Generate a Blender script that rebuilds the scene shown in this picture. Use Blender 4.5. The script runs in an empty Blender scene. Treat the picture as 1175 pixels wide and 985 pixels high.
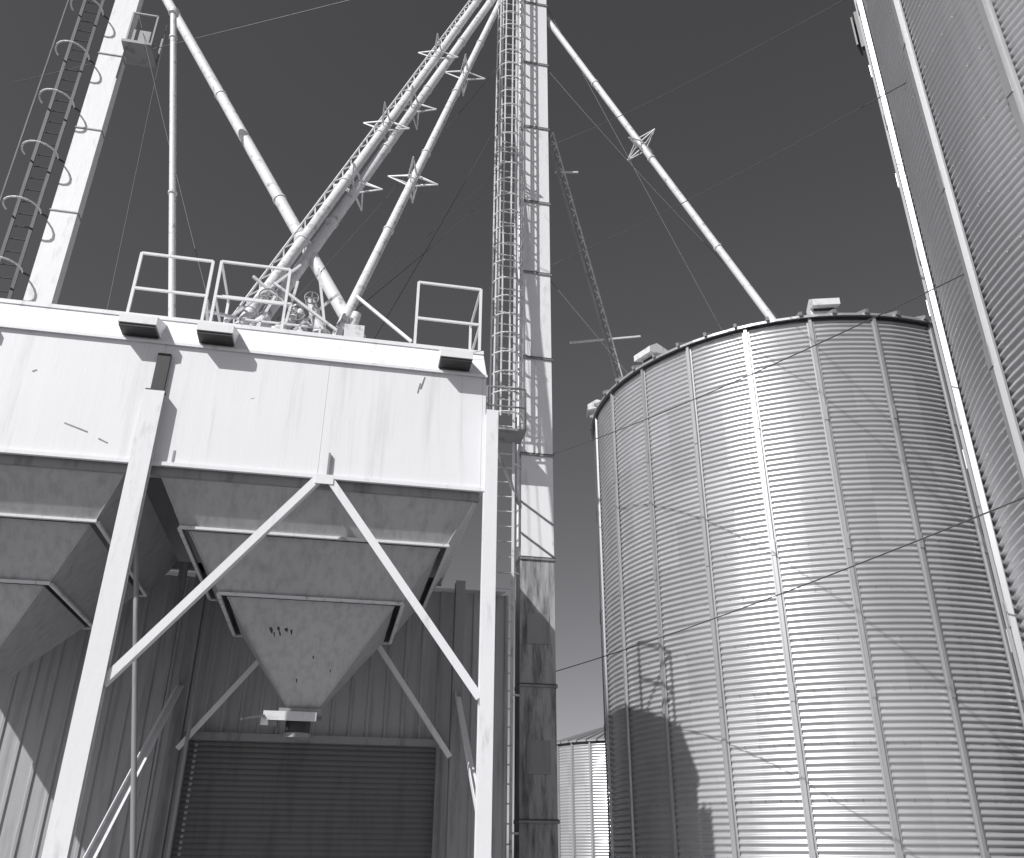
import bpy, math, random
import numpy as np
from mathutils import Vector, Matrix
random.seed(7)
scene=bpy.context.scene
COL=scene.collection

# ------------------------------------------------------------ materials
def paint(name,base,rough=.5,metal=0.,var=.12,stain=.25,stain_val=.15,thr=.56,streak=(1.6,1.6,.22),bump=.02,grain=.06,panels=None,soft=.16):
    m=bpy.data.materials.new(name); m.use_nodes=True
    nt=m.node_tree; N=nt.nodes; L=nt.links
    bs=N['Principled BSDF']
    tc=N.new('ShaderNodeTexCoord')
    mp=N.new('ShaderNodeMapping'); mp.inputs['Scale'].default_value=streak
    L.new(tc.outputs['Object'],mp.inputs['Vector'])
    n1=N.new('ShaderNodeTexNoise'); n1.inputs['Scale'].default_value=2.2; n1.inputs['Detail'].default_value=8; n1.inputs['Roughness'].default_value=.65
    L.new(mp.outputs[0],n1.inputs['Vector'])
    n2=N.new('ShaderNodeTexNoise'); n2.inputs['Scale'].default_value=.6; n2.inputs['Detail'].default_value=4
    L.new(tc.outputs['Object'],n2.inputs['Vector'])
    n3=N.new('ShaderNodeTexNoise'); n3.inputs['Scale'].default_value=38; n3.inputs['Detail'].default_value=3
    L.new(tc.outputs['Object'],n3.inputs['Vector'])
    def M(op,a,b):
        x=N.new('ShaderNodeMath'); x.operation=op
        for i,q in enumerate((a,b)):
            if q is None: continue
            if isinstance(q,(int,float)): x.inputs[i].default_value=q
            else: L.new(q,x.inputs[i])
        return x.outputs[0]
    f=M('ADD',1-var/2-grain/2,M('MULTIPLY',n2.outputs[0],var)); f=M('ADD',f,M('MULTIPLY',n3.outputs[0],grain))
    if panels:
        sx=N.new('ShaderNodeSeparateXYZ'); L.new(tc.outputs['Object'],sx.inputs[0])
        an=M('FLOOR',M('MULTIPLY',M('ARCTAN2',sx.outputs[0],sx.outputs[1]),panels[0]/(2*math.pi)),None)
        zz=M('FLOOR',M('MULTIPLY',sx.outputs[2],1/panels[1]),None)
        cb=N.new('ShaderNodeCombineXYZ'); L.new(an,cb.inputs[0]); L.new(zz,cb.inputs[1])
        wn=N.new('ShaderNodeTexWhiteNoise'); L.new(cb.outputs[0],wn.inputs['Vector'])
        f=M('MULTIPLY',f,M('ADD',1-panels[2]/2,M('MULTIPLY',wn.outputs[0],panels[2])))
    mr=N.new('ShaderNodeMapRange'); mr.inputs['From Min'].default_value=thr; mr.inputs['From Max'].default_value=thr+soft
    mr.inputs['To Max'].default_value=stain; L.new(n1.outputs[0],mr.inputs['Value'])
    bv=M('MULTIPLY',f,base)
    mx=N.new('ShaderNodeMix'); mx.data_type='RGBA'
    L.new(mr.outputs[0],mx.inputs[0])
    cb2=N.new('ShaderNodeCombineColor'); 
    L.new(bv,cb2.inputs[0]); L.new(bv,cb2.inputs[1]); L.new(M('MULTIPLY',bv,1.025),cb2.inputs[2])
    L.new(cb2.outputs[0],mx.inputs[6]); mx.inputs[7].default_value=(stain_val,stain_val,stain_val*1.02,1)
    L.new(mx.outputs[2],bs.inputs['Base Color'])
    bs.inputs['Metallic'].default_value=metal
    L.new(M('ADD',rough-.08,M('MULTIPLY',n1.outputs[0],.16)),bs.inputs['Roughness'])
    if bump:
        b=N.new('ShaderNodeBump'); b.inputs['Strength'].default_value=.25; b.inputs['Distance'].default_value=bump
        L.new(n1.outputs[0],b.inputs['Height']); L.new(b.outputs[0],bs.inputs['Normal'])
    return m
WHITE=paint('white_painted_steel',.74,.5,0,.12,.45,.3,.57,streak=(2.5,2.5,.6))
WHITE_WALL=paint('white_painted_wall',.74,.55,0,.10,.32,.42,.55,streak=(2.2,2.2,.12))
WORN=paint('worn_white_pipe',.66,.5,0,.2,.75,.18,.54,streak=(3,3,3))
HOP=paint('hopper_steel',.44,.40,.15,.35,.55,.16,.45,streak=(4.2,4.2,.11),soft=.35)
GALV=paint('galvanized_corrugated',.54,.32,.5,.15,.22,.3,.58,bump=0,panels=(24,.813,.16))
GALV2=paint('galvanized_corrugated_big',.54,.33,.5,.15,.2,.3,.58,bump=0,panels=(24,.813,.12))
STIFF=paint('galvanized_stiffener',.42,.4,.5,.2,.3,.2,.56,bump=0)
ROOFM=paint('galvanized_roof',.45,.4,.5,.2,.3,.25,.56)
SIDING=paint('ribbed_siding',.38,.5,.1,.3,.6,.10,.50,streak=(2.8,2.8,.2),soft=.25)
DOOR=paint('rollup_door',.12,.5,.1,.3,.5,.06,.5)
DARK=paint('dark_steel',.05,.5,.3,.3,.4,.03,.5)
GREY=paint('grey_weathered_steel',.28,.5,.2,.3,.6,.08,.5)
CASING_SHADE=paint('rusty_casing_shade',.38,.6,.1,.5,.85,.06,.44,streak=(3.2,3.2,.45),soft=.22)  # lower leg casing: shade painted into the darker base, rust stains on top
GROUND=paint('gravel_ground',.22,.9,0,.3,.4,.15,.5,streak=(.3,.3,.3))
WIREM=paint('steel_wire',.12,.5,.5,.1,0,.1,.6,bump=0)

# ------------------------------------------------------------ builders
class Part:
    def __init__(s,mat): s.v=[];s.f=[];s.mat=mat;s.smooth=[]
    def add(s,vs,fs,sm=False):
        o=len(s.v); s.v+= [tuple(v) for v in vs]; s.f+=[tuple(i+o for i in f) for f in fs]; s.smooth+=[sm]*len(fs)
    def box(s,a,b):
        x0,y0,z0=a;x1,y1,z1=b
        s.add([(x0,y0,z0),(x1,y0,z0),(x1,y1,z0),(x0,y1,z0),(x0,y0,z1),(x1,y0,z1),(x1,y1,z1),(x0,y1,z1)],
              [(3,2,1,0),(4,5,6,7),(0,1,5,4),(1,2,6,5),(2,3,7,6),(3,0,4,7)])
    def beam(s,p,q,w,h,up=(0,0,1)):
        p=Vector(p);q=Vector(q);d=(q-p).normalized();u=Vector(up)
        a=d.cross(u)
        if a.length<.05: a=d.cross(Vector((0,1,0)))
        a.normalize(); b=a.cross(d).normalized()
        c=[]
        for e in (p,q):
            for i,j in ((-1,-1),(1,-1),(1,1),(-1,1)): c.append(e+a*(i*w/2)+b*(j*h/2))
        s.add(c,[(0,1,2,3),(7,6,5,4),(1,0,4,5),(2,1,5,6),(3,2,6,7),(0,3,7,4)])
    def angle(s,p,q,w,up=(0,1,0),t=.012):
        p=Vector(p);q=Vector(q);d=(q-p).normalized();u=Vector(up)
        a=d.cross(u).normalized(); b=a.cross(d).normalized()
        s.beam(p,q,w,t,up)
        o=a*(w/2)+b*(w/2+t/2)
        s.beam(p+o,q+o,t,w,up)
    def cyl(s,p,q,r,r2=None,n=14,cap=True):
        r2=r if r2 is None else r2
        p=Vector(p);q=Vector(q);d=(q-p).normalized()
        a=d.cross(Vector((0,0,1)))
        if a.length<.02: a=Vector((1,0,0))
        a.normalize(); b=d.cross(a)
        vs=[];fs=[]
        for k in range(n):
            t=2*math.pi*k/n; o=a*math.cos(t)+b*math.sin(t)
            vs+= [p+o*r,q+o*r2]
        for k in range(n):
            j=(k+1)%n; fs.append((2*k,2*j,2*j+1,2*k+1))
        s.add(vs,fs,True)
        if cap:
            s.add(vs,[tuple(2*k for k in range(n))[::-1],tuple(2*k+1 for k in range(n))])
    def arc(s,c,ax,ay,r,t0,t1,w,n=12,closed=False):
        c=Vector(c);ax=Vector(ax);ay=Vector(ay)
        pts=[c+(ax*math.cos(t0+(t1-t0)*k/n)+ay*math.sin(t0+(t1-t0)*k/n))*r for k in range(n+1)]
        for i in range(n): s.cyl(pts[i],pts[i+1],w,n=5,cap=False)
class Obj:
    def __init__(s,name,origin=(0,0,0)): s.name=name;s.o=Vector(origin);s.parts=[]
    def part(s,name,mat):
        p=Part(mat); s.parts.append((name,p)); return p
    def finish(s):
        e=bpy.data.objects.new(s.name,None); e.location=s.o; e.empty_display_size=.3; COL.objects.link(e); s.e=e
        for n,p in s.parts:
            if not p.v: continue
            me=bpy.data.meshes.new(n); me.from_pydata([tuple(Vector(v)-s.o) for v in p.v],[],p.f)
            me.materials.append(p.mat); me.polygons.foreach_set('use_smooth',p.smooth); me.update()
            ob=bpy.data.objects.new(n,me); ob.parent=e; COL.objects.link(ob)
        return e
def child(e,name,me,mat,loc=(0,0,0)):
    me.materials.append(mat); ob=bpy.data.objects.new(name,me); ob.parent=e; ob.location=loc; COL.objects.link(ob); return ob
def corrugated(name,R,z0,z1,pitch=.102,amp=.0165,seg=120,sub=6):
    nz=int((z1-z0)/pitch*sub)+1
    z=np.linspace(z0,z1,nz); r=R+amp*np.cos(2*math.pi*z/pitch)
    t=np.linspace(0,2*math.pi,seg,endpoint=False)
    rr=r[:,None]+.006*np.sin(t*24)[None,:]*np.sin(z*1.3)[:,None]
    V=np.stack([rr*np.sin(t)[None,:],rr*np.cos(t)[None,:],np.repeat(z[:,None],seg,1)],-1).reshape(-1,3)
    i=np.arange(nz-1)[:,None]*seg; j=np.arange(seg)[None]; k=(j+1)%seg
    F=np.stack([i+j,i+seg+j,i+seg+k,i+k],-1).reshape(-1,4)[:,::-1]
    me=bpy.data.meshes.new(name); me.from_pydata(V.tolist(),[],F.tolist())
    me.polygons.foreach_set('use_smooth',[True]*len(me.polygons)); me.update()
    return me

# ------------------------------------------------------------ grain bins
def grain_bin(name,c,R,H,ph,wallmat,slope=24,nst=24,vents=(),stw=.09,std=.055,sub=6):
    o=Obj(name,(c[0],c[1],0))
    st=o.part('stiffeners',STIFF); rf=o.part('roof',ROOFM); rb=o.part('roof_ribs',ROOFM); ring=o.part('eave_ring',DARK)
    vn=o.part('roof_vents',WORN); vd=o.part('vent_openings',DARK); bo=o.part('seam_bolts',GREY)
    C=Vector((c[0],c[1],0))
    for k in range(nst):
        a=math.radians(ph+k*360/nst); n=Vector((math.sin(a),math.cos(a),0)); t=Vector((n.y,-n.x,0))
        z=H-.03
        prof=[(-stw*.75,.019),(-stw*.42,.021),(-stw*.3,std),(stw*.3,std),(stw*.42,.021),(stw*.75,.019)]
        vs=[]
        for zz in (0,z):
            for (x,y) in prof: vs.append(C+n*(R+y)+t*x+Vector((0,0,zz)))
        m=len(prof); st.add(vs,[(i,i+1,i+1+m,i+m) for i in range(m-1)])
        for zz in np.arange(1.6,H,2.44):
            p=C+n*(R+std+.006)+Vector((0,0,zz)); st.beam(p-Vector((0,0,.14)),p+Vector((0,0,.14)),stw*.8,.012,tuple(n))
    if sub==6:
        for zz in np.arange(.813,H,.813):
            for k in range(int(2*math.pi*R/.24)):
                a=2*math.pi*k/int(2*math.pi*R/.24); n=Vector((math.sin(a),math.cos(a),0)); p=C+n*(R+.019)+Vector((0,0,zz)); t=Vector((n.y,-n.x,0))
                if n.y>.6: continue
                s_=.009; q=[p-t*s_-Vector((0,0,s_)),p+t*s_-Vector((0,0,s_)),p+t*s_+Vector((0,0,s_)),p-t*s_+Vector((0,0,s_)),p+n*.01]
                bo.add(q,[(0,1,4),(1,2,4),(2,3,4),(3,0,4)])
    rt=math.tan(math.radians(slope)); Ro=R+.10; S=72; ztop=H+.02
    vs=[];fs=[]
    for k in range(S):
        a=2*math.pi*k/S; n=Vector((math.sin(a),math.cos(a),0))
        vs+=[C+n*Ro+Vector((0,0,ztop-.05)),C+n*Ro+Vector((0,0,ztop)),C+n*.5+Vector((0,0,ztop+(Ro-.5)*rt)),C+n*(R-.05)+Vector((0,0,ztop-.02))]
    for k in range(S):
        j=(k+1)%S
        fs+=[(4*k+1,4*k,4*j,4*j+1),(4*k+2,4*k+1,4*j+1,4*j+2),(4*k,4*k+3,4*j+3,4*j)]
    rf.add(vs,fs)
    rf.cyl(C+Vector((0,0,ztop+(Ro-.5)*rt-.05)),C+Vector((0,0,ztop+(Ro-.5)*rt+.2)),.52,n=24)
    for k in range(48):
        a=math.radians(ph+2+k*7.5); n=Vector((math.sin(a),math.cos(a),0))
        rb.beam(C+n*(Ro+.05)+Vector((0,0,ztop+.015)),C+n*.5+Vector((0,0,ztop+(Ro-.5)*rt+.03)),.06,.07)
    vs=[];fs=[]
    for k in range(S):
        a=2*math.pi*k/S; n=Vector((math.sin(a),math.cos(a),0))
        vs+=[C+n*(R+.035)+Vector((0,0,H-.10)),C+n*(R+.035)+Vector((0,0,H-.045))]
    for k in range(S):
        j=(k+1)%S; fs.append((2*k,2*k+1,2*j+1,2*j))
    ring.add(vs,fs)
    for az,rr in vents:
        a=math.radians(az); n=Vector((math.sin(a),math.cos(a),0)); t=Vector((n.y,-n.x,0)); rise=Vector((0,0,1))
        b=C+n*rr+Vector((0,0,ztop+(Ro-rr)*rt))
        w=.26
        q=[]
        for s in (-w,w):
            for (dn,dz) in ((-.18,-.05),(.1,-.12),(.1,.16),(.34,.10),(.34,.24),(.12,.38),(-.18,.30)):
                q.append(b+n*dn+t*s+rise*dz)
        vn.add(q,[(0,1,2,3,4,5,6),(13,12,11,10,9,8,7)]+[(i,(i+1)%7,(i+1)%7+7,i+7) for i in range(7)])
        vd.beam(b+n*.115+rise*.13-t*.2,b+n*.115+rise*.13+t*.2,.02,.05)
    e=o.finish()
    child(e,'corrugated_wall',corrugated('corrugated_wall',R,0,H-.02,sub=sub),wallmat)
    return e
grain_bin('corrugated_grain_bin',(10.04,17.05),4.6,11.0,210.5+6.6,GALV,vents=((197,4.15),(248,4.2),(282,4.45)))
grain_bin('corrugated_grain_silo',(11.9,5.3),5.5,19.0,246+55.9,GALV2,stw=.13,std=.08)
grain_bin('corrugated_grain_bin',(11.7,36.2),3.1,5.65,10,GALV,slope=17,sub=4)
o=Obj('silo_ladder_bracket',(8.4,9.55,14)); p=o.part('bracket',DARK)
n=Vector((-.66,.75,0)); b=Vector((11.9,5.3,14.6))+n*5.58
p.beam(b,b+Vector((0,0,.9)),.10,.16,tuple(n)); p.beam(b+n*.12,b+n*.12+Vector((0,0,.7)),.3,.03,tuple(n)); o.finish()

# ------------------------------------------------------------ elevator building
B=Obj('grain_elevator_building',(0,0,0))
XL,XR=-7.25,1.70
w=B.part('upper_wall',WHITE_WALL)
ZB,ZE,ZT=6.16,7.93,8.50
Yf=11.0;Yb=15.75
xs=[XL,-5.0,-2.72,-.5,XR]
for i in range(len(xs)-1):
    w.box((xs[i]+.0015,Yf,ZB),(xs[i+1]-.0015,Yf+.05,ZE))
w.box((XL,Yf+.052,ZB+.01),(XR,Yf+.09,ZE))
w.box((XL-.05,Yf+.052,ZB),(XL-.002,Yb,ZE)); w.box((XR+.002,Yf+.002,ZB),(XR+.05,Yb,ZE)); w.box((XL,Yb-.05,ZB),(XR,Yb,ZE))
rf=B.part('sloped_eave_and_roof',WHITE)
e0=[(XL-.05,Yf-.03,ZE),(XR+.05,Yf-.03,ZE),(XR+.05,Yf+.34,ZT),(XL-.05,Yf+.34,ZT),(XL-.05,Yb,ZT),(XR+.05,Yb,ZT),(XL-.05,Yb,ZE),(XR+.05,Yb,ZE)]
rf.add(e0,[(0,1,2,3),(3,2,5,4),(1,7,5,2),(0,3,4,6),(4,5,7,6),(0,6,7,1)])
tr=B.part('trim',WHITE)
tr.box((XL-.06,Yf-.045,ZE-.03),(XR+.06,Yf-.032,ZE+.01))
tr.beam((XL-.05,Yf+.34,ZT+.03),(XR+.05,Yf+.34,ZT+.03),.05,.06)
tr.beam((XL,Yf-.02,ZB-.03),(XR+.06,Yf-.02,ZB-.03),.05,.05)
sd=B.part('wall_marks',GREY)
sd.box((-2.36,Yf-.006,6.18),(-2.33,Yf-.003,6.34))
for (x,z,dx,dz) in ((.80,7.62,.05,.20),(.76,7.55,.03,.16),(-3.45,6.5,-.30,.10),(-4.3,7.3,.05,.03),(-3.3,6.42,.12,-.05)):
    sd.beam((x,Yf-.004,z),(x+dx,Yf-.004,z+dz),.016,.004,up=(0,1,0))
sd.box((-.38,Yf-.05,ZB),(-.35,Yf-.01,ZB+.32))
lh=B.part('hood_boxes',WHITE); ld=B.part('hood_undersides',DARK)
for x0,x1 in ((-3.32,-2.83),(-2.31,-1.83),(1.03,1.50),(-5.6,-5.1)):
    lh.add([(x0,10.70,8.03),(x1,10.70,8.03),(x1,11.07,8.03),(x0,11.07,8.03),(x0,10.70,8.15),(x1,10.70,8.15),(x1,11.27,8.38),(x0,11.27,8.38)],
           [(3,2,1,0),(4,5,6,7),(0,1,5,4),(1,2,6,5),(2,3,7,6),(3,0,4,7)])
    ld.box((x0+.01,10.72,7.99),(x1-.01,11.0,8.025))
rl=B.part('roof_railings',WHITE)
def railing(x0,x1,y,z0,z1,side=0):
    for x in (x0,x1): rl.beam((x,y,z0),(x,y,z1),.04,.04)
    for z in (z1,(z0+z1)/2+.02): rl.beam((x0,y-.001,z),(x1,y-.001,z),.035,.035)
    if side:
        xx=x1 if side>0 else x0
        for z in (z1-.001,(z0+z1)/2+.019): rl.beam((xx,y,z),(xx,y+1.1,z),.033,.033)
        rl.beam((xx,y+1.1,z0),(xx,y+1.1,z1),.04,.04)
railing(-3.45,-2.42,11.45,8.4,9.70,0)
railing(-2.30,-1.28,11.45,8.4,9.72,-1)
railing(.70,1.70,11.45,8.4,9.78,1)
rl.beam((-2.42,11.45,9.05),(-2.42,12.6,8.5),.04,.04)
rl.beam((-.25,11.7,9.55),(.65,11.5,8.7),.045,.045)
rl.beam((-2.2,11.45,9.1),(-1.2,11.45,9.1),.03,.03)
ps=B.part('posts',WHITE)
def hpost(x,y,z1,w=.26,d=.2,t=.02,z0=0):
    ps.box((x-w/2,y-d/2,z0),(x+w/2,y-d/2+t,z1)); ps.box((x-w/2,y+d/2-t,z0),(x+w/2,y+d/2,z1)); ps.box((x-t/2,y-d/2+t+.001,z0),(x+t/2,y+d/2-t-.001,z1))
hpost(-2.71,10.92,7.12,.25,.14); hpost(-7.2,10.92,7.1,.25,.14); hpost(1.82,10.9,7.3,.17,.17)
gpost=B.part('rear_posts',GREY); ps_=ps; ps=gpost
hpost(-2.42,15.35,6.1,.2); hpost(2.05,15.35,6.1,.17); hpost(-7.0,15.35,6.1,.2)
ps=ps_
pc=B.part('post_head',DARK); pc.box((-2.79,10.94,7.142),(-2.62,10.99,7.74)); pc.box((-2.83,10.85,7.122),(-2.59,10.98,7.14))
br=B.part('braces',WHITE)
cx,pl,pr=-.40,-2.62,1.74
br.angle((cx-.07,10.90,6.1),(pl,10.90,3.36),.10); br.angle((cx+.05,10.90,6.1),(pr,10.90,3.36),.10)
br.box((cx-.12,10.88,6.0),(cx+.12,10.895,6.13))
br.angle((-2.55,11.0,1.25),(-2.5,15.3,4.15),.09,up=(1,0,0))
br.angle((1.95,11.0,1.2),(2.02,15.3,4.15),.09,up=(1,0,0))
br.angle((-2.35,15.25,3.1),(-1.0,15.25,4.9),.08); br.angle((1.97,15.25,3.1),(.6,15.25,4.95),.08)
gp=B.part('grey_pipes',GREY); gp.cyl((-1.86,12,0),(-2.85,12,5.6),.035); gp.cyl((-2.2,15.1,0),(-2.2,15.1,6.0),.03)
gp.beam((-2.67,14.9,0),(-2.67,14.9,6),.12,.12)
for y in (11.1,15.3): gp.beam((XL,y,ZB-.1),(XR,y,ZB-.1),.1,.12)
hp=B.part('hoppers',HOP); hf=B.part('hopper_flanges',WORN); gt=B.part('hopper_gates',GREY); gd=B.part('gate_openings',DARK)
def hopper(cx,cy):
    def frus(h0,z0,h1,z1):
        v=[]
        for h,z in ((h0,z0),(h1,z1)):
            for i,j in ((-1,-1),(1,-1),(1,1),(-1,1)): v.append((cx+i*h,cy+j*(h*1.02),z))
        hp.add(v,[(4,5,1,0),(5,6,2,1),(6,7,3,2),(7,4,0,3)])
    frus(2.12,6.15,1.74,5.44); frus(1.66,5.43,1.20,4.745); frus(1.12,4.735,.20,3.45)
    for h,z in ((1.77,5.435),(1.23,4.74)):
        H=h*1.02
        for a,b in (((cx-h,cy-H,z),(cx+h,cy-H,z)),((cx-h,cy+H,z),(cx+h,cy+H,z))): hf.beam(a,b,.05,.035)
        for a,b in (((cx-h,cy-H+.03,z-.001),(cx-h,cy+H-.03,z-.001)),((cx+h,cy-H+.03,z-.001),(cx+h,cy+H-.03,z-.001))): hf.beam(a,b,.05,.033)
    for (h0,z0,h1,z1) in ((2.12,6.15,1.74,5.44),(1.66,5.43,1.20,4.745),(1.12,4.735,.20,3.45)):
        for i,j in ((-1,-1),(1,-1)):
            hp.cyl((cx+i*h0,cy+j*h0*1.02,z0),(cx+i*h1,cy+j*h1*1.02,z1),.012,n=6)
    gt.box((cx-.32,cy-.26,3.36),(cx+.27,cy+.26,3.449)); hf.box((cx-.52,cy-.30,3.28),(cx+.20,cy-.262,3.40))
    gt.box((cx-.55,cy-.2,3.22),(cx-.33,cy+.1,3.34)); gd.cyl((cx-.05,cy,3.10),(cx-.05,cy,3.36),.17); gt.cyl((cx-.05,cy,3.08),(cx-.05,cy,3.14),.19)
    gt.beam((cx-.5,cy-.31,3.33),(cx-.78,cy-.5,3.25),.03,.03)
hopper(-.42,13.2); hopper(-4.97,13.2)
fk=B.part('paint_chips',DARK)
rc=random.Random(5)
def chip(x,s,w,h):
    hh=1.12-.92*s; y=13.2-hh*1.02-.004; z=4.735-1.285*s; dy=.92*1.02/1.285*h
    q=[(x,y,z),(x+w,y,z+.2*h*rc.random()),(x+w*.9,y+dy,z-h),(x+w*.1,y+dy,z-h*.8)]
    fk.add(q,[(0,3,2,1)])
for x,s,w,h in ((-.96,.26,.05,.07),(-.90,.30,.02,.06),(-.86,.25,.04,.05),(-.83,.29,.03,.06),(-.76,.26,.05,.04),(-.73,.25,.015,.07),(-.68,.27,.03,.06),(-.35,.5,.02,.04),(-.1,.62,.015,.04),(-.55,.72,.02,.05)): chip(x,s,w,h)
sg=B.part('rear_siding',SIDING)
def siding(x0,x1,z0,z1,y,p=.3):
    x=x0; vs=[];fs=[];pts=[]
    while x<x1:
        pts+=[(x,y),(x+.20,y),(x+.225,y-.03),(x+.265,y-.03),(x+.29,y)]; x+=p
    for (a,b) in pts: vs+=[(a,b,z0),(a,b,z1)]
    fs=[(2*i,2*i+2,2*i+3,2*i+1) for i in range(len(pts)-1)]
    sg.add(vs,fs)
siding(-12.0,-2.35,0,6.05,15.9); siding(1.87,2.95,0,6.05,15.9); siding(-2.35,1.87,3.42,6.05,15.901)
def slats(x0,x1,z0,z1,y,p=.085,a=.014):
    n=int((z1-z0)/p*6)
    vs=[]
    for i in range(n+1):
        z=z0+(z1-z0)*i/n; yy=y-a*abs(math.sin(math.pi*(z-z0)/p)); vs+=[(x0,yy,z),(x1,yy,z)]
    return vs,[(2*i,2*i+1,2*i+3,2*i+2) for i in range(n)]
dr=B.part('rollup_door',DOOR); v,f=slats(-2.27,1.80,0,3.3,15.88); dr.add(v,f,False)
dt=B.part('door_frame',GREY); dt.box((-2.38,15.72,3.30),(1.92,15.87,3.42)); dt.box((-2.36,15.8,0),(-2.27,15.9,3.29)); dt.box((1.80,15.8,0),(1.89,15.9,3.29))
sh=B.part('shed_roof',ROOFM); sh.add([(-12,15.7,6.07),(2.98,15.7,6.07),(2.98,24,7.4),(-12,24,7.4)],[(0,1,2,3)])
sh.box((-12,16.0,0),(-11.95,24,6.0)); sh.box((2.93,16.0,0),(2.98,24,6.0))
be=B.finish()

# ------------------------------------------------------------ bucket elevator legs
T=Obj('bucket_elevator_tower',(3.85,17,0))
c=T.part('casing',WHITE); bt=T.part('lower_casing_shaded',CASING_SHADE); fl=T.part('flanges',GREY); dk=T.part('flange_gaps',DARK)
tx0,tx1=3.50,4.20; ty0,ty1=16.9,17.35
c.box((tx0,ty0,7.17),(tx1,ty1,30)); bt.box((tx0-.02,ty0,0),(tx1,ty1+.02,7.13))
for z in (2.2,4.6,7.15,9.5,11.95,14.35,16.55,19.1,21.5,23.95,26.4): 
    fl.box((tx0-.03,ty0-.03,z-.03),(tx1+.03,ty1+.035,z+.015)); dk.box((tx0-.026,ty0-.026,z+.0155),(tx1+.026,ty1+.03,z+.037))
c.box((3.3,16.65,30.01),(4.7,17.7,31.6))
c.cyl((3.45,16.98,7.4),(3.45,16.98,30),.035,n=8)
for z in (7.7,8.4): fl.beam((tx0-.02,ty0-.02,z),(tx1,ty0-.02,z-.5),.02,.05,up=(0,1,0))
for z in (3.0,5.4): fl.box((tx0+.12,ty0-.015,z),(tx1-.12,ty0-.002,z+.6))
lad=T.part('ladder',WORN); cg=T.part('ladder_cage',WORN)
lx,ly=3.10,16.78; cr=.36
for s in (-.2,.2): lad.beam((lx+s,ly,.3),(lx+s,ly,30.3),.055,.022)
z=.5
while z<30:
    lad.cyl((lx-.2,ly,z),(lx+.2,ly,z),.014,n=6,cap=False); z+=.33
z=10.2
while z<30:
    cg.arc((lx,ly-.12,z),(1,0,0),(0,-1,0),cr,-.35,math.pi+.35,.019,n=12); z+=.5
for a in (0,.52,1.05,1.57,2.09,2.62,3.14):
    x=lx+cr*math.cos(a); y=ly-.12-cr*math.sin(a); cg.beam((x,y,10.1),(x,y,30),.036,.014)
z=2
while z<30:
    lad.beam((lx+.2,ly,z),(3.5,16.95,z),.035,.035); z+=2.4
pl=T.part('rest_platform',GREY); pl.box((2.6,16.2,9.7),(3.46,16.86,9.75))
for (x,y) in ((2.6,16.2),(3.44,16.2),(2.6,16.84)): pl.beam((x,y,9.75),(x,y,10.7),.035,.035)
pl.beam((2.6,16.2,10.7),(3.44,16.2,10.7),.03,.03); pl.beam((2.6,16.2,10.25),(3.44,16.2,10.25),.03,.03); pl.beam((2.6,16.2,10.25),(2.6,16.84,10.25),.03,.03)
pl.beam((2.7,16.4,9.7),(3.45,16.88,8.3),.05,.05)
T.finish()
T=Obj('bucket_elevator_tower',(-6.8,16.6,0))
c=T.part('casing',WHITE); fl=T.part('flanges',GREY); lad=T.part('ladder',DARK); cg=T.part('ladder_cage',WORN)
c.box((-7.0,16.5,0),(-6.46,16.78,28))
for z in np.arange(2.1,28,2.4): fl.box((-7.02,16.48,z),(-6.44,16.80,z+.03))
lx,ly=-7.42,16.4
for s in (-.2,.2): lad.beam((lx+s,ly,0),(lx+s,ly,28),.07,.03)
z=.3
while z<28: lad.cyl((lx-.2,ly,z),(lx+.2,ly,z),.014,n=6,cap=False); z+=.33
for z in np.arange(9.3,28,1.55): cg.arc((lx-.08,ly-.05,z),(1,0,0),(0,-1,0),.36,-.3,math.pi+.3,.022,n=12); lad.beam((lx+.2,ly,z),(-7.0,16.6,z),.03,.03)
for a in (2.6,): lad.beam((lx-.1+.38*math.cos(a),ly-.1-.38*math.sin(a),9),(lx-.1+.38*math.cos(a),ly-.1-.38*math.sin(a),28),.03,.015)
bx=T.part('motor_box',GREY); bx.box((-6.40,16.0,18.9),(-5.72,16.7,18.98)); bx.box((-6.25,16.15,18.981),(-5.85,16.6,19.5)); bx.beam((-6.33,16.2,18.9),(-6.46,16.5,18.2),.05,.05)
for x,y in ((-6.3,16.02),(-5.74,16.02),(-5.74,16.68)): bx.beam((x,y,18.98),(x,y,19.9),.04,.04)
bx.beam((-6.3,16.02,19.9),(-5.74,16.02,19.9),.04,.04)
T.finish()

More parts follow.
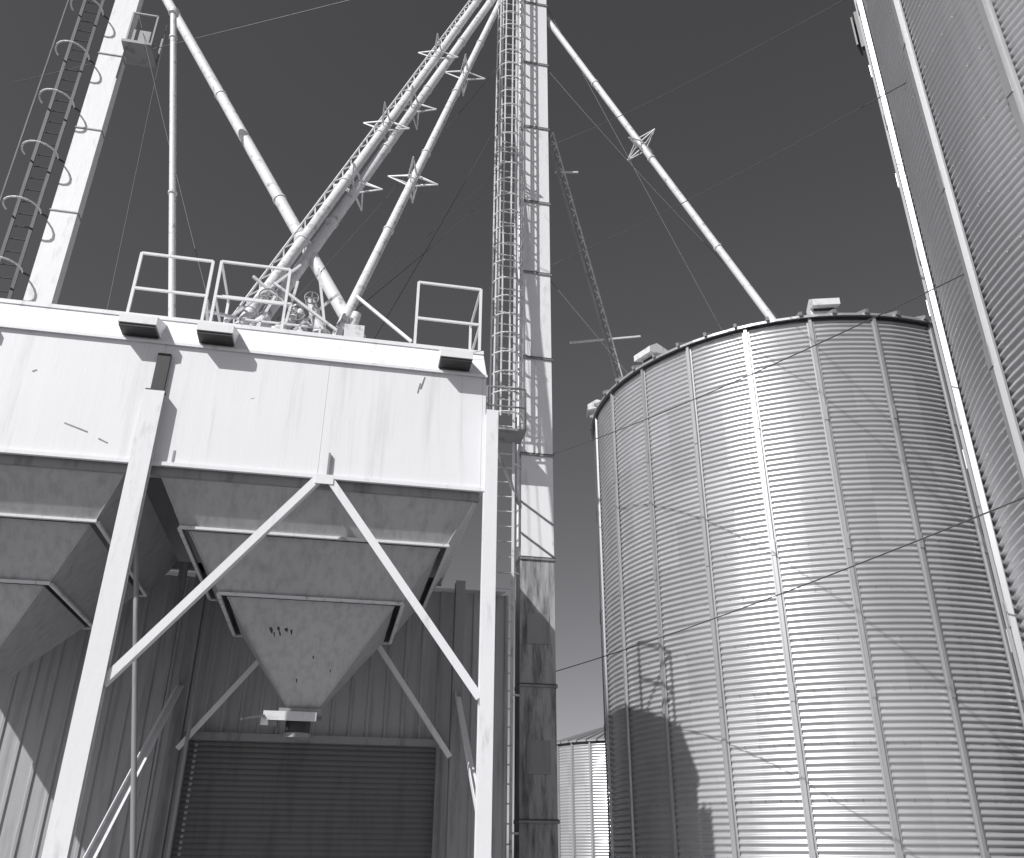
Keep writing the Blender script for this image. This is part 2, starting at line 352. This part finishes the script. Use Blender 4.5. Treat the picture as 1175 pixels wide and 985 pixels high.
# ------------------------------------------------------------ spouts
def ext(p,q,a,b):
    p=Vector(p);q=Vector(q);d=(q-p); return p-d*a,q+d*b
def star(P,p,d,L=.52):
    d=d.normalized(); a=d.cross(Vector((0,0,1))).normalized(); b=d.cross(a).normalized()
    for k in range(4):
        t=k*math.pi/2+.5; o=a*math.cos(t)+b*math.sin(t); s=(a*-math.sin(t)+b*math.cos(t))
        tip=p+o*L
        P.beam(p+o*.05+s*.10,tip,.024,.024); P.beam(p+o*.05-s*.10,tip,.024,.024)
        P.beam(p+o*.06+d*.22,tip,.020,.020); P.beam(p+o*.06-d*.22,tip,.020,.020)
def spout(p,q,r,stars=(),lattice=False,fstep=3.4,r2=None):
    p=Vector(p);q=Vector(q)
    o=Obj('grain_spout_pipe',tuple(p)); P=o.part('pipe',WORN); F=o.part('collars',WORN); S=o.part('star_braces',WORN)
    d=(q-p); Ln=d.length; d.normalize()
    P.cyl(p,q,r,n=16)
    t=.9
    while t<Ln:
        F.cyl(p+d*(t-.025),p+d*(t+.025),r+.018,n=16); t+=fstep
    if lattice:
        a=d.cross(Vector((0,1,0))).normalized(); 
        of=a*(r+.10)
        S.beam(p+of,q+of,.03,.03); t=.2
        while t<Ln-.3:
            S.beam(p+of+d*t,p+d*(t+.25)+of*(r/of.length),.02,.02); S.beam(p+of+d*(t+.5),p+d*(t+.25)+of*(r/of.length),.02,.02); t+=.5
    for s in stars: star(S,p+d*(Ln*s),d)
    o.finish()
sA=ext((-.35,12.6,9.63),(-5.86,16.4,21.1),.10,.12); spout(*sA,.115,fstep=4.2)
b1=ext((-1.9,12.2,9.3),(2.19,17,23.8),.05,.24); spout(*b1,.095,stars=(.39,.60),lattice=1,fstep=2.2)
b2=ext((-1.55,12.7,10.0),(2.59,17,23.9),.10,.22); spout(*b2,.10,stars=(.27,.46),fstep=3.1)
sC=ext((-.32,12.6,10.0),(2.88,17,24.0),.11,.25); spout(*sC,.085,stars=(.29,.55),fstep=3.1)
sD=ext((4.55,17,23.0),(8.58,14.68,12.34),.15,.05); spout(*sD,.085,stars=(.51,))
sE=ext((4.30,17.4,19.5),(6.48,19,12.9),.0,.3)
o=Obj('grain_spout_pipe',tuple(sE[0])); P=o.part('pipe',GREY); S=o.part('lattice',WORN); P.cyl(sE[0],sE[1],.055,n=12)
dd=(sE[1]-sE[0]).normalized(); up=Vector((.16,0,.06)); t=0; Ln=(sE[1]-sE[0]).length
S.beam(sE[0]+up,sE[1]+up,.03,.03)
while t<Ln-.4:
    S.beam(sE[0]+dd*t+up,sE[0]+dd*(t+.2),.025,.025); S.beam(sE[0]+dd*(t+.4)+up,sE[0]+dd*(t+.2),.025,.025); t+=.4
m=sE[0]+dd*(Ln*.66); S.beam(m+Vector((-1.0,0,-.15)),m+Vector((.95,0,.30)),.045,.045)
m=sE[0]+dd*(Ln*.13); S.beam(m+Vector((-.1,0,.0)),m+Vector((.55,0,.12)),.04,.04)
o.finish()
o=Obj('vent_pipe',(-3.25,13,8.5)); P=o.part('pipe',WORN); a_,b_=ext((-3.25,13,9.75),(-4.40,13,16.6),.18,0); P.cyl(a_,b_,.06); P.cyl(b_,b_+Vector((0,0,.1)),.1)
for k in (.45,.92):
    m=a_.lerp(b_,k); P.cyl(m-Vector((0,0,.02)),m+Vector((0,0,.02)),.08)
o.finish()

# ------------------------------------------------------------ distributor / valves on the roof
o=Obj('grain_distributor_valves',(-1,12.3,8.5)); P=o.part('housings',WORN); G=o.part('gears',GREY); D=o.part('wheels',GREY)
for (x,y,z,tx,tz) in ((-1.9,12.2,9.0,.5,.5),(-1.45,12.3,9.1,.6,.7),(-1.05,12.4,9.15,-.25,.9),(-.75,12.2,9.1,-.4,1.0),(-.35,12.5,9.2,.2,.9)):
    P.cyl((x,y,8.4),(x,y,z),.11,.11); P.cyl((x,y,z-.03),(x,y,z+.02),.15); P.cyl((x,y,z),(x+tx*.6,y,z+tz*.6),.10,.08)
    G.box((x-.14,y-.18,z-.26),(x+.14,y+.13,z-.13))
for (x,y,z,r) in ((-1.62,12.0,9.55,.15),(-1.15,12.0,9.30,.13),(-.95,12.0,9.62,.11)):
    D.arc((x,y,z),(1,0,0),(0,0,1),r,0,2*math.pi,.012,n=16); D.beam((x-r,y,z),(x+r,y,z),.018,.018); D.beam((x,y,z-r),(x,y,z+r),.018,.018); D.beam((x,y,z),(x,y+.4,z),.03,.03)
for (a,b) in (((-2.2,12,9.0),(-1.2,12.1,10.3)),((-1.9,12,9.9),(-.9,12.2,9.2)),((-1.3,12,8.8),(-.55,12.2,9.9)),((-2.5,11.9,9.1),(-1.5,12,9.0)),((-1.35,12,8.6),(-1.2,12,9.9)),((-.6,12,8.6),(-.9,12,10.2)),((-1.8,11.9,8.6),(-1.5,11.9,9.5)),((-1.55,11.9,9.75),(-.5,11.9,9.0))):
    P.beam(a,b,.04,.04)
P.box((-.40,12.3,8.9),(-.08,12.6,9.4))
for k in range(5): P.beam((-1.95+.3*k,11.8,8.5),(-1.95+.3*k,11.8,8.95),.03,.03)
P.beam((-2.0,11.8,8.95),(-.7,11.8,8.95),.03,.03)
o.finish()

# ------------------------------------------------------------ wires
def wire(p,q,r=.009,sag=.15,n=10):
    o=Obj('guy_wire',p); P=o.part('cable',WIREM); p=Vector(p);q=Vector(q); pr=None
    for i in range(n+1):
        t=i/n; x=p.lerp(q,t)-Vector((0,0,4*sag*t*(1-t)))
        if pr is not None: P.cyl(pr,x,r,n=5,cap=False)
        pr=x
    o.finish()
wire((4.21,17,14.7),(7.0,6.2,10.6)); wire((4.21,17,9.6),(6.75,6.25,7.5)); wire((4.21,17,4.9),(6.75,6.25,4.9),sag=.1)
wire((4.21,17,18.6),(5.8,6.9,11.9)); wire((-9.4,18,19),(2.9,12,19.2),.010,sag=.05)
wire((4.21,17.2,24.5),(8.0,15.2,11.4),.007,0); wire((4.21,17.2,14.5),(6.0,16,10.9),.007,0)
wire((-6.4,16.5,20.5),(-2.2,12.5,8.6),.007,.1); wire((-5.6,16.3,20),(-4.2,13,8.6),.007,.0)
wire((3.5,17.1,21),(-.2,12.6,8.6),.007,.1); wire((3.5,17.1,18.5),(-1.2,12.2,8.6),.007,.1); wire((4.21,17,21.5),(9.2,15,12.3),.007,.2)
wire((3.5,17.1,22.7),(-1.6,12.2,9.0),.007,.15); wire((3.1,16.9,17.2),(-.6,12.2,9.2),.007,.1)
wire((1.72,11.2,8.5),(-1.5,11,7.2),.004,.0)

# ------------------------------------------------------------ ground
o=Obj('ground'); p=o.part('gravel',GROUND); p.add([(-900,-900,0),(900,-900,0),(900,900,0),(-900,900,0)],[(0,1,2,3)])
e=o.finish()
o=Obj('concrete_pad'); p=o.part('slab',paint('concrete',.34,.85,0,.2,.4,.2,.5)); p.box((-8.5,8,-.1),(4.2,15.69,.06)); o.finish()

# ------------------------------------------------------------ light
AZ,EL=math.radians(229),math.radians(41)
wd=bpy.data.worlds.new('World'); scene.world=wd; wd.use_nodes=True; nt=wd.node_tree
bg=nt.nodes['Background']; sky=nt.nodes.new('ShaderNodeTexSky'); sky.sky_type='NISHITA'; sky.sun_disc=False
sky.sun_elevation=EL; sky.sun_rotation=AZ; sky.altitude=200
sp=nt.nodes.new('ShaderNodeSeparateColor'); cc=nt.nodes.new('ShaderNodeCombineColor')
nt.links.new(sky.outputs[0],sp.inputs[0])
mb=nt.nodes.new('ShaderNodeMath'); mb.operation='MULTIPLY'; mb.inputs[1].default_value=1.06; nt.links.new(sp.outputs[0],mb.inputs[0])
nt.links.new(sp.outputs[0],cc.inputs[0]); nt.links.new(sp.outputs[0],cc.inputs[1]); nt.links.new(mb.outputs[0],cc.inputs[2])
nt.links.new(cc.outputs[0],bg.inputs[0]); bg.inputs[1].default_value=.088
sd=bpy.data.lights.new('sun','SUN'); sd.energy=4.7; sd.angle=math.radians(.5); sd.color=(1,.995,.985)
so=bpy.data.objects.new('sun',sd); COL.objects.link(so)
s=Vector((math.sin(AZ)*math.cos(EL),math.cos(AZ)*math.cos(EL),math.sin(EL)))
so.rotation_euler=s.to_track_quat('Z','Y').to_euler(); so.location=s*50

# ------------------------------------------------------------ camera
cd=bpy.data.cameras.new('camera'); cd.sensor_fit='HORIZONTAL'; cd.sensor_width=36; cd.lens=36*1000/1175; cd.clip_end=3000
co=bpy.data.objects.new('camera',cd); COL.objects.link(co); scene.camera=co
r=Vector((.9809,-.1946,.0078)).normalized(); f=Vector((.1712,.8806,.4418)).normalized(); u=r.cross(f).normalized()
M=Matrix((( r.x,u.x,-f.x,0),(r.y,u.y,-f.y,0),(r.z,u.z,-f.z,1.6),(0,0,0,1))); co.matrix_world=M
scene.view_settings.view_transform='Standard'; scene.view_settings.look='None'; scene.view_settings.exposure=0
